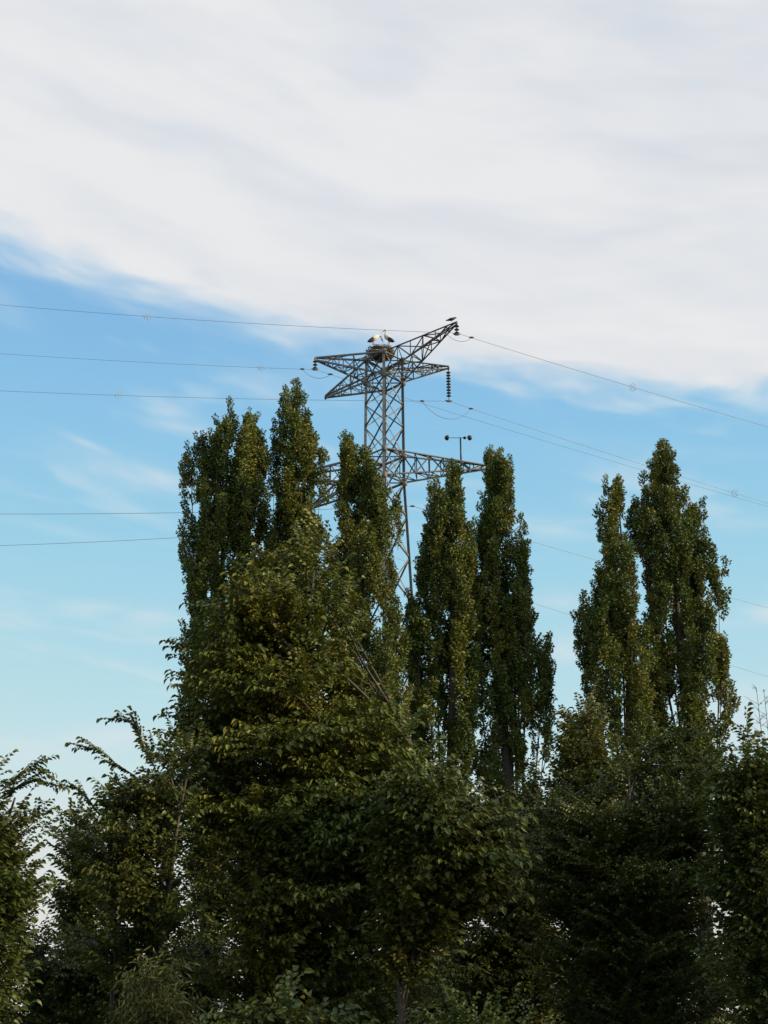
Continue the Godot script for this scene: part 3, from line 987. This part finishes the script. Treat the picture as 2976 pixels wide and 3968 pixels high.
	# trees and shrubs in front
	broadleaf("broadleaf_tree", 17.0, [-1.36, 8.16, -0.94, 8.12, -0.74, 7.59, -0.66, 7, -0.62, 6.5, -0.32, 6.2, -0.03, 5.98, 0.26, 5.68, 0.4, 5.32, 0.68, 5.07, 0.89, 4.75, 1.1, 4.5, 1.07, 3.58, 0.85, 2.6, 0.5, 1.45, -2.39, 1.45, -2.32, 2.6, -2.29, 3.41, -2.96, 4.09, -3.18, 4.78, -3.05, 5.5, -2.93, 5.9, -2.74, 6.43, -2.56, 7.08, -2.35, 7.47, -1.91, 7.67, -1.62, 7.91],
		{"label": "big yellowing broadleaf tree in the middle, in front of the poplars", "trunk": -1.3, "thick": 1.4, "boughs": 350, "girth": 0.1, "stems": 3, "turn": 0.42, "green": Color(0.09, 0.13, 0.025), "gold": Color(0.172, 0.175, 0.029), "group": "roadside trees"})
	broadleaf("broadleaf_tree", 15.5, [0.04, 4.5, 0.68, 4.47, 1.16, 4.34, 1.57, 3.96, 1.61, 3.56, 1.8, 3.4, 1.75, 3.04, 1.52, 2.8, 1.27, 2.63, 0.65, 2.51, 0.04, 2.22, -0.12, 3.4],
		{"label": "low leafy tree spreading right from the foot of the big middle tree", "trunk": 0.2, "thick": 0.9, "boughs": 120, "girth": 0.07, "turn": 0.35, "group": "roadside trees"})
	broadleaf("elm_tree", 16.0, [-2.58, 5.0, -3.11, 4.83, -3.42, 4.56, -3.51, 4.43, -3.81, 4.1, -3.87, 3.62, -3.73, 3.15, -4.03, 3.0, -4.1, 2.69, -3.73, 2.18, -2.79, 2.12, -2.17, 2.24, -1.96, 3.15, -2.07, 4.1],
		{"label": "dark small tree with arching shoots left of the big tree", "trunk": -3.0, "scale": 0.68, "airy": 0.04, "thick": 0.8, "boughs": 54, "girth": 0.06, "stems": 2, "turn": 0.2, "holes": [[-2.78, 3.84, 0.2, 0.35], [-2.17, 2.95, 0.25, 0.4], [-3.85, 2.75, 0.22, 0.25]],
		"shoots": [[-2.95, 4.5, -3.1, 4.76, -3.16, 4.89, -3.22, 5.03, -3.33, 5.13, -3.47, 5.15], [-3.2, 4.4, -3.46, 4.56, -3.56, 4.66, -3.7, 4.74, -3.86, 4.78], [-3.6, 3.9, -3.82, 4.17, -3.93, 4.26, -4.01, 4.28]], "group": "roadside trees"})
	broadleaf("elm_tree", 14.0, [-4.34, 4.28, -4.1, 4.22, -4.0, 4.1, -3.85, 3.79, -3.66, 3.6, -3.5, 3.65, -3.22, 3.55, -3.4, 3.1, -3.62, 3.05, -3.75, 2.8, -3.7, 2.42, -3.86, 1.48, -4.56, 1.48, -5.07, 4.22],
		{"label": "dark twiggy tree cut off by the left edge", "trunk": -4.4, "scale": 0.66, "airy": 0.02, "thick": 0.7, "boughs": 52, "girth": 0.06, "turn": 0.15, "shoots": [[-4.3, 3.9, -4.09, 4.1, -3.95, 4.16, -3.85, 4.12], [-4.3, 3.8, -4.1, 3.96, -3.97, 4.03, -3.83, 3.99]], "group": "roadside trees"})
	broadleaf("broadleaf_tree", 20.0, [2.61, 4.93, 2.74, 5.76, 3.01, 6.23, 3.36, 6.27, 3.55, 5.97, 3.81, 5.55, 3.84, 4.73, 3.47, 3.54, 2.66, 3.54, 2.42, 4.32],
		{"label": "yellowish young tree in the gap between the two right poplar clumps", "thick": 0.8, "boughs": 95, "girth": 0.08, "turn": 0.55, "group": "roadside trees"})
	broadleaf("broadleaf_tree", 17.0, [1.97, 4.33, 2.5, 4.43, 3.23, 4.78, 3.78, 5.03, 4.34, 5.32, 4.68, 5.14, 4.73, 4.61, 4.69, 3.58, 4.39, 2.28, 4.29, 1.36, 2.0, 1.36, 1.91, 2.92, 1.7, 3.58],
		{"label": "large dark green tree filling the lower right", "trunk": 3.2, "leaf": "elm", "thick": 1.3, "boughs": 190, "girth": 0.15, "stems": 3, "turn": 0.1, "group": "roadside trees"})
	broadleaf("broadleaf_tree", 15.0, [4.07, 4.72, 4.24, 4.91, 4.45, 4.78, 4.62, 4.56, 5.05, 4.56, 4.65, 1.38, 3.64, 1.38, 3.84, 3.05],
		{"label": "dark open-leaved tree cut off by the right edge", "trunk": 4.4, "airy": -0.05, "thick": 0.8, "boughs": 85, "girth": 0.09, "turn": 0.1, "group": "roadside trees"})
	broadleaf("broadleaf_tree", 21.0, [2.06, 5.31, 2.5, 5.49, 2.87, 5.1, 3.29, 4.88, 3.08, 1.3, 0.25, 1.3, 0.47, 3.23, 1.1, 3.51, 1.74, 3.72, 2.06, 4.25],
		{"label": "shadowy tree behind, between the middle tree and dark right tree", "trunk": 2.3, "thick": 1.0, "boughs": 110, "girth": 0.1, "turn": 0.1, "group": "roadside trees"})
	broadleaf("broadleaf_tree", 21.0, [-3.43, 5.31, -2.56, 5.31, -2.08, 4.04, -2.09, 2.25, -3.49, 2.25, -3.57, 4.04],
		{"label": "thin airy tree seen through the gap left of the big tree", "airy": 0.08, "thick": 0.8, "boughs": 32, "girth": 0.07, "turn": 0.25, "group": "roadside trees"})
	broadleaf("broadleaf_tree", 20.0, [-5.45, 4.2, -5.07, 4.44, -4.47, 4.65, -4.09, 3.93, -3.99, 2.22, -5.32, 2.22, -5.03, 3.23, -5.36, 3.73],
		{"label": "slender airy tree in the gap between the two dark left trees", "airy": 0.08, "thick": 0.7, "boughs": 26, "girth": 0.06, "turn": 0.2, "group": "roadside trees"})
	broadleaf("hedge_shrub", 19.0, [-5.96, 2.75, -4.46, 2.75, -3.32, 2.6, -1.82, 2.5, -1.77, 0.6, -5.76, 0.6],
		{"label": "dark hedge along the bottom left, behind the small trees", "category": "hedge", "leaf": "elm", "thick": 0.9, "boughs": 170, "girth": 0.05, "stems": 5, "turn": 0.1, "bough": 0.7})
	broadleaf("hedge_shrub", 24.0, [-2.2, 2.7, 0.0, 2.9, 2.5, 2.8, 5.5, 3.0, 7.0, 2.8, 7.0, 0.5, -2.2, 0.5],
		{"label": "long dark hedge behind the middle and right trees", "category": "hedge", "thick": 1.2, "boughs": 230, "girth": 0.05, "stems": 7, "turn": 0.1, "bough": 0.8})
	broadleaf("low_shrub", 12.0, [0.3, 1.4, 0.65, 1.6, 0.98, 1.55, 1.32, 1.45, 1.66, 1.35, 1.75, 0.7, 0.2, 0.7],
		{"label": "dark green low shrub at the bottom, right of centre", "category": "shrub", "leaf": "elm", "green": Color(0.07, 0.11, 0.024), "thick": 0.6, "boughs": 60, "girth": 0.03, "stems": 4, "turn": 0.1, "bough": 0.6})
	broadleaf("low_shrub", 13.0, [-1.64, 1.55, -1.26, 1.72, -0.48, 1.62, 0.03, 1.5, 0.34, 1.4, 0.38, 0.7, -1.67, 0.7],
		{"label": "low shrub below the big tree at the bottom centre", "category": "shrub", "thick": 0.7, "boughs": 75, "girth": 0.03, "stems": 5, "turn": 0.3, "bough": 0.6})
	broadleaf("willow_shrub", 10.5, [-1.93, 1.72, -1.88, 1.85, -1.8, 1.95, -1.73, 1.86, -1.68, 1.7, -1.66, 1.5, -1.68, 0.9, -1.93, 0.9],
		{"label": "small pale narrow-leaved shrub with orange-brown leaves, bottom left", "category": "shrub", "leaf": "willow", "thick": 0.14, "inset": 0.02, "boughs": 34, "girth": 0.015, "stems": 4, "turn": 0.5, "bough": 0.3, "green": Color(0.09, 0.12, 0.03), "gold": Color(0.17, 0.125, 0.03), "scale": 0.7})
	# the rest of the roadside row, out of view to the right; it keeps the low shrubs in shade
	for q in [[11.0, 15.5, 7.0, "leafy tree out of view right, level with the dark right tree"], [11.6, 11.0, 7.0, "leafy tree out of view right, second from the dark right tree"], [12.2, 6.5, 7.0, "leafy tree out of view right, beside the camera"], [-7.5, -6.0, 10.5, "tall leafy tree out of view, behind the camera to the left"], [0.5, -8.0, 11.0, "tall leafy tree out of view, straight behind the camera"], [8.5, -6.0, 10.5, "tall leafy tree out of view, behind the camera to the right"]]:
		var w: float = 2.7 if q[1] > 0.0 else 4.2
		broadleaf("broadleaf_tree", q[1], [q[0] - w, 2.2, q[0] - w * 0.9, q[2] * 0.7, q[0] - w * 0.4, q[2], q[0] + w * 0.5, q[2] * 0.98, q[0] + w, q[2] * 0.7, q[0] + w * 0.9, 1.6, q[0], 1.0],
			{"label": q[3], "thick": 2.2, "boughs": 170, "girth": 0.16, "turn": 0.2, "singles": 0, "group": "roadside trees", "scale": 1.3})
	tall_weed(Vector3(6.7, 0, -22), [[6.76, 7.05], [6.89, 7.02]], "thin dry stalks against the sky near the right edge")
	grass_tuft(Vector3(-3.0, 0, -10.0), 1.9, "tall grass blades at the bottom left corner")
	grass_tuft(Vector3(-2.25, 0, -10.2), 1.75, "tall grass blades just left of the pale shrub")

	# power lines; the line comes from the near left and leaves to the far right
	var di := Vector3(4.07, 39.35, -CD - 0.66)
	var ai := Vector3(-4.31, 39.45, -CD + 0.3)
	var ci := Vector3(4.31, 39.4, -CD + 4.7)
	insulator(di, 2.22, 9, "long string of dark discs hanging from the right arm tip")
	insulator(ai, 0.6, 3, "short insulator hanging from the left arm tip")
	insulator(ci, 0.6, 3, "short insulator hanging from the highest arm tip")
	var d_foot := di - Vector3(0, 2.27, 0)
	var a_foot := ai - Vector3(0, 0.66, 0)
	var c_foot := ci - Vector3(0, 0.66, 0)
	wire([Vector3(-60, 42.2, -57.0), c_foot + Vector3(0, 0.1, 0), Vector3(50, 33.0, -79.0)], [1.2, 0.4], "topmost power line, from the highest arm tip across the cloud", [0.36, 0.62], [Vector3(5.2, 38.72, -64.2)])
	wire([Vector3(-60, 41.5, -63.5), a_foot, Vector3(60, 30.6, -92.0)], [0.8, 0.6], "power line through the left arm tip, fading beyond the mast", [0.47], [Vector3(-5.1, 38.8, -68.23), Vector3(-3.37, 38.65, -68.64)], 0.01)
	wire([Vector3(-60, 38.9, -65.6), d_foot, Vector3(50, 32.9, -91.0)], [0.9, 0.4], "power line at the foot of the long disc string", [0.34, 0.72], [Vector3(2.4, 37.04, -69.16), Vector3(5.5, 36.9, -69.94)])
	wire([Vector3(-60, 34.1, -78.0), Vector3(1.75, 30.35, -70.2), Vector3(60, 30.8, -112.0)], [0.8, 0.5], "upper of the two low power lines behind the poplars", [], [Vector3(1.75, 30.35, -70.2)], 0.014)
	wire([Vector3(-60, 33.4, -85.0), Vector3(-4.9, 31.1, -76.0), Vector3(60, 27.6, -125.0)], [0.8, 0.5], "lowest power line behind the poplars", [], [], 0.014)
	jumper(Vector3(2.4, 37.04, -69.16), Vector3(5.5, 36.9, -69.94), 1.3, "sagging jumper loop below the long disc string")
	jumper(Vector3(-5.1, 38.8, -68.23), Vector3(-3.37, 38.65, -68.64), 0.6, "small jumper loop under the left arm tip")
	jumper(Vector3(3.6, 38.9, -63.8), Vector3(5.2, 38.72, -64.2), 0.6, "small jumper loop under the highest arm tip")

	# nest, birds, cup mast
	build_nest()
	stork(Vector3(-0.6, 40.19, -CD + 0.55), 0.45, true, "left stork on the nest, bowing its head down")
	stork(Vector3(0.24, 40.19, -CD + 0.55), PI - 0.45, false, "right stork standing upright on the nest")
	perched_bird(Vector3(4.05, 39.72, -CD + 4.5))
	wind_mast(Vector3(4.75, 33.05, -CD - 0.9))
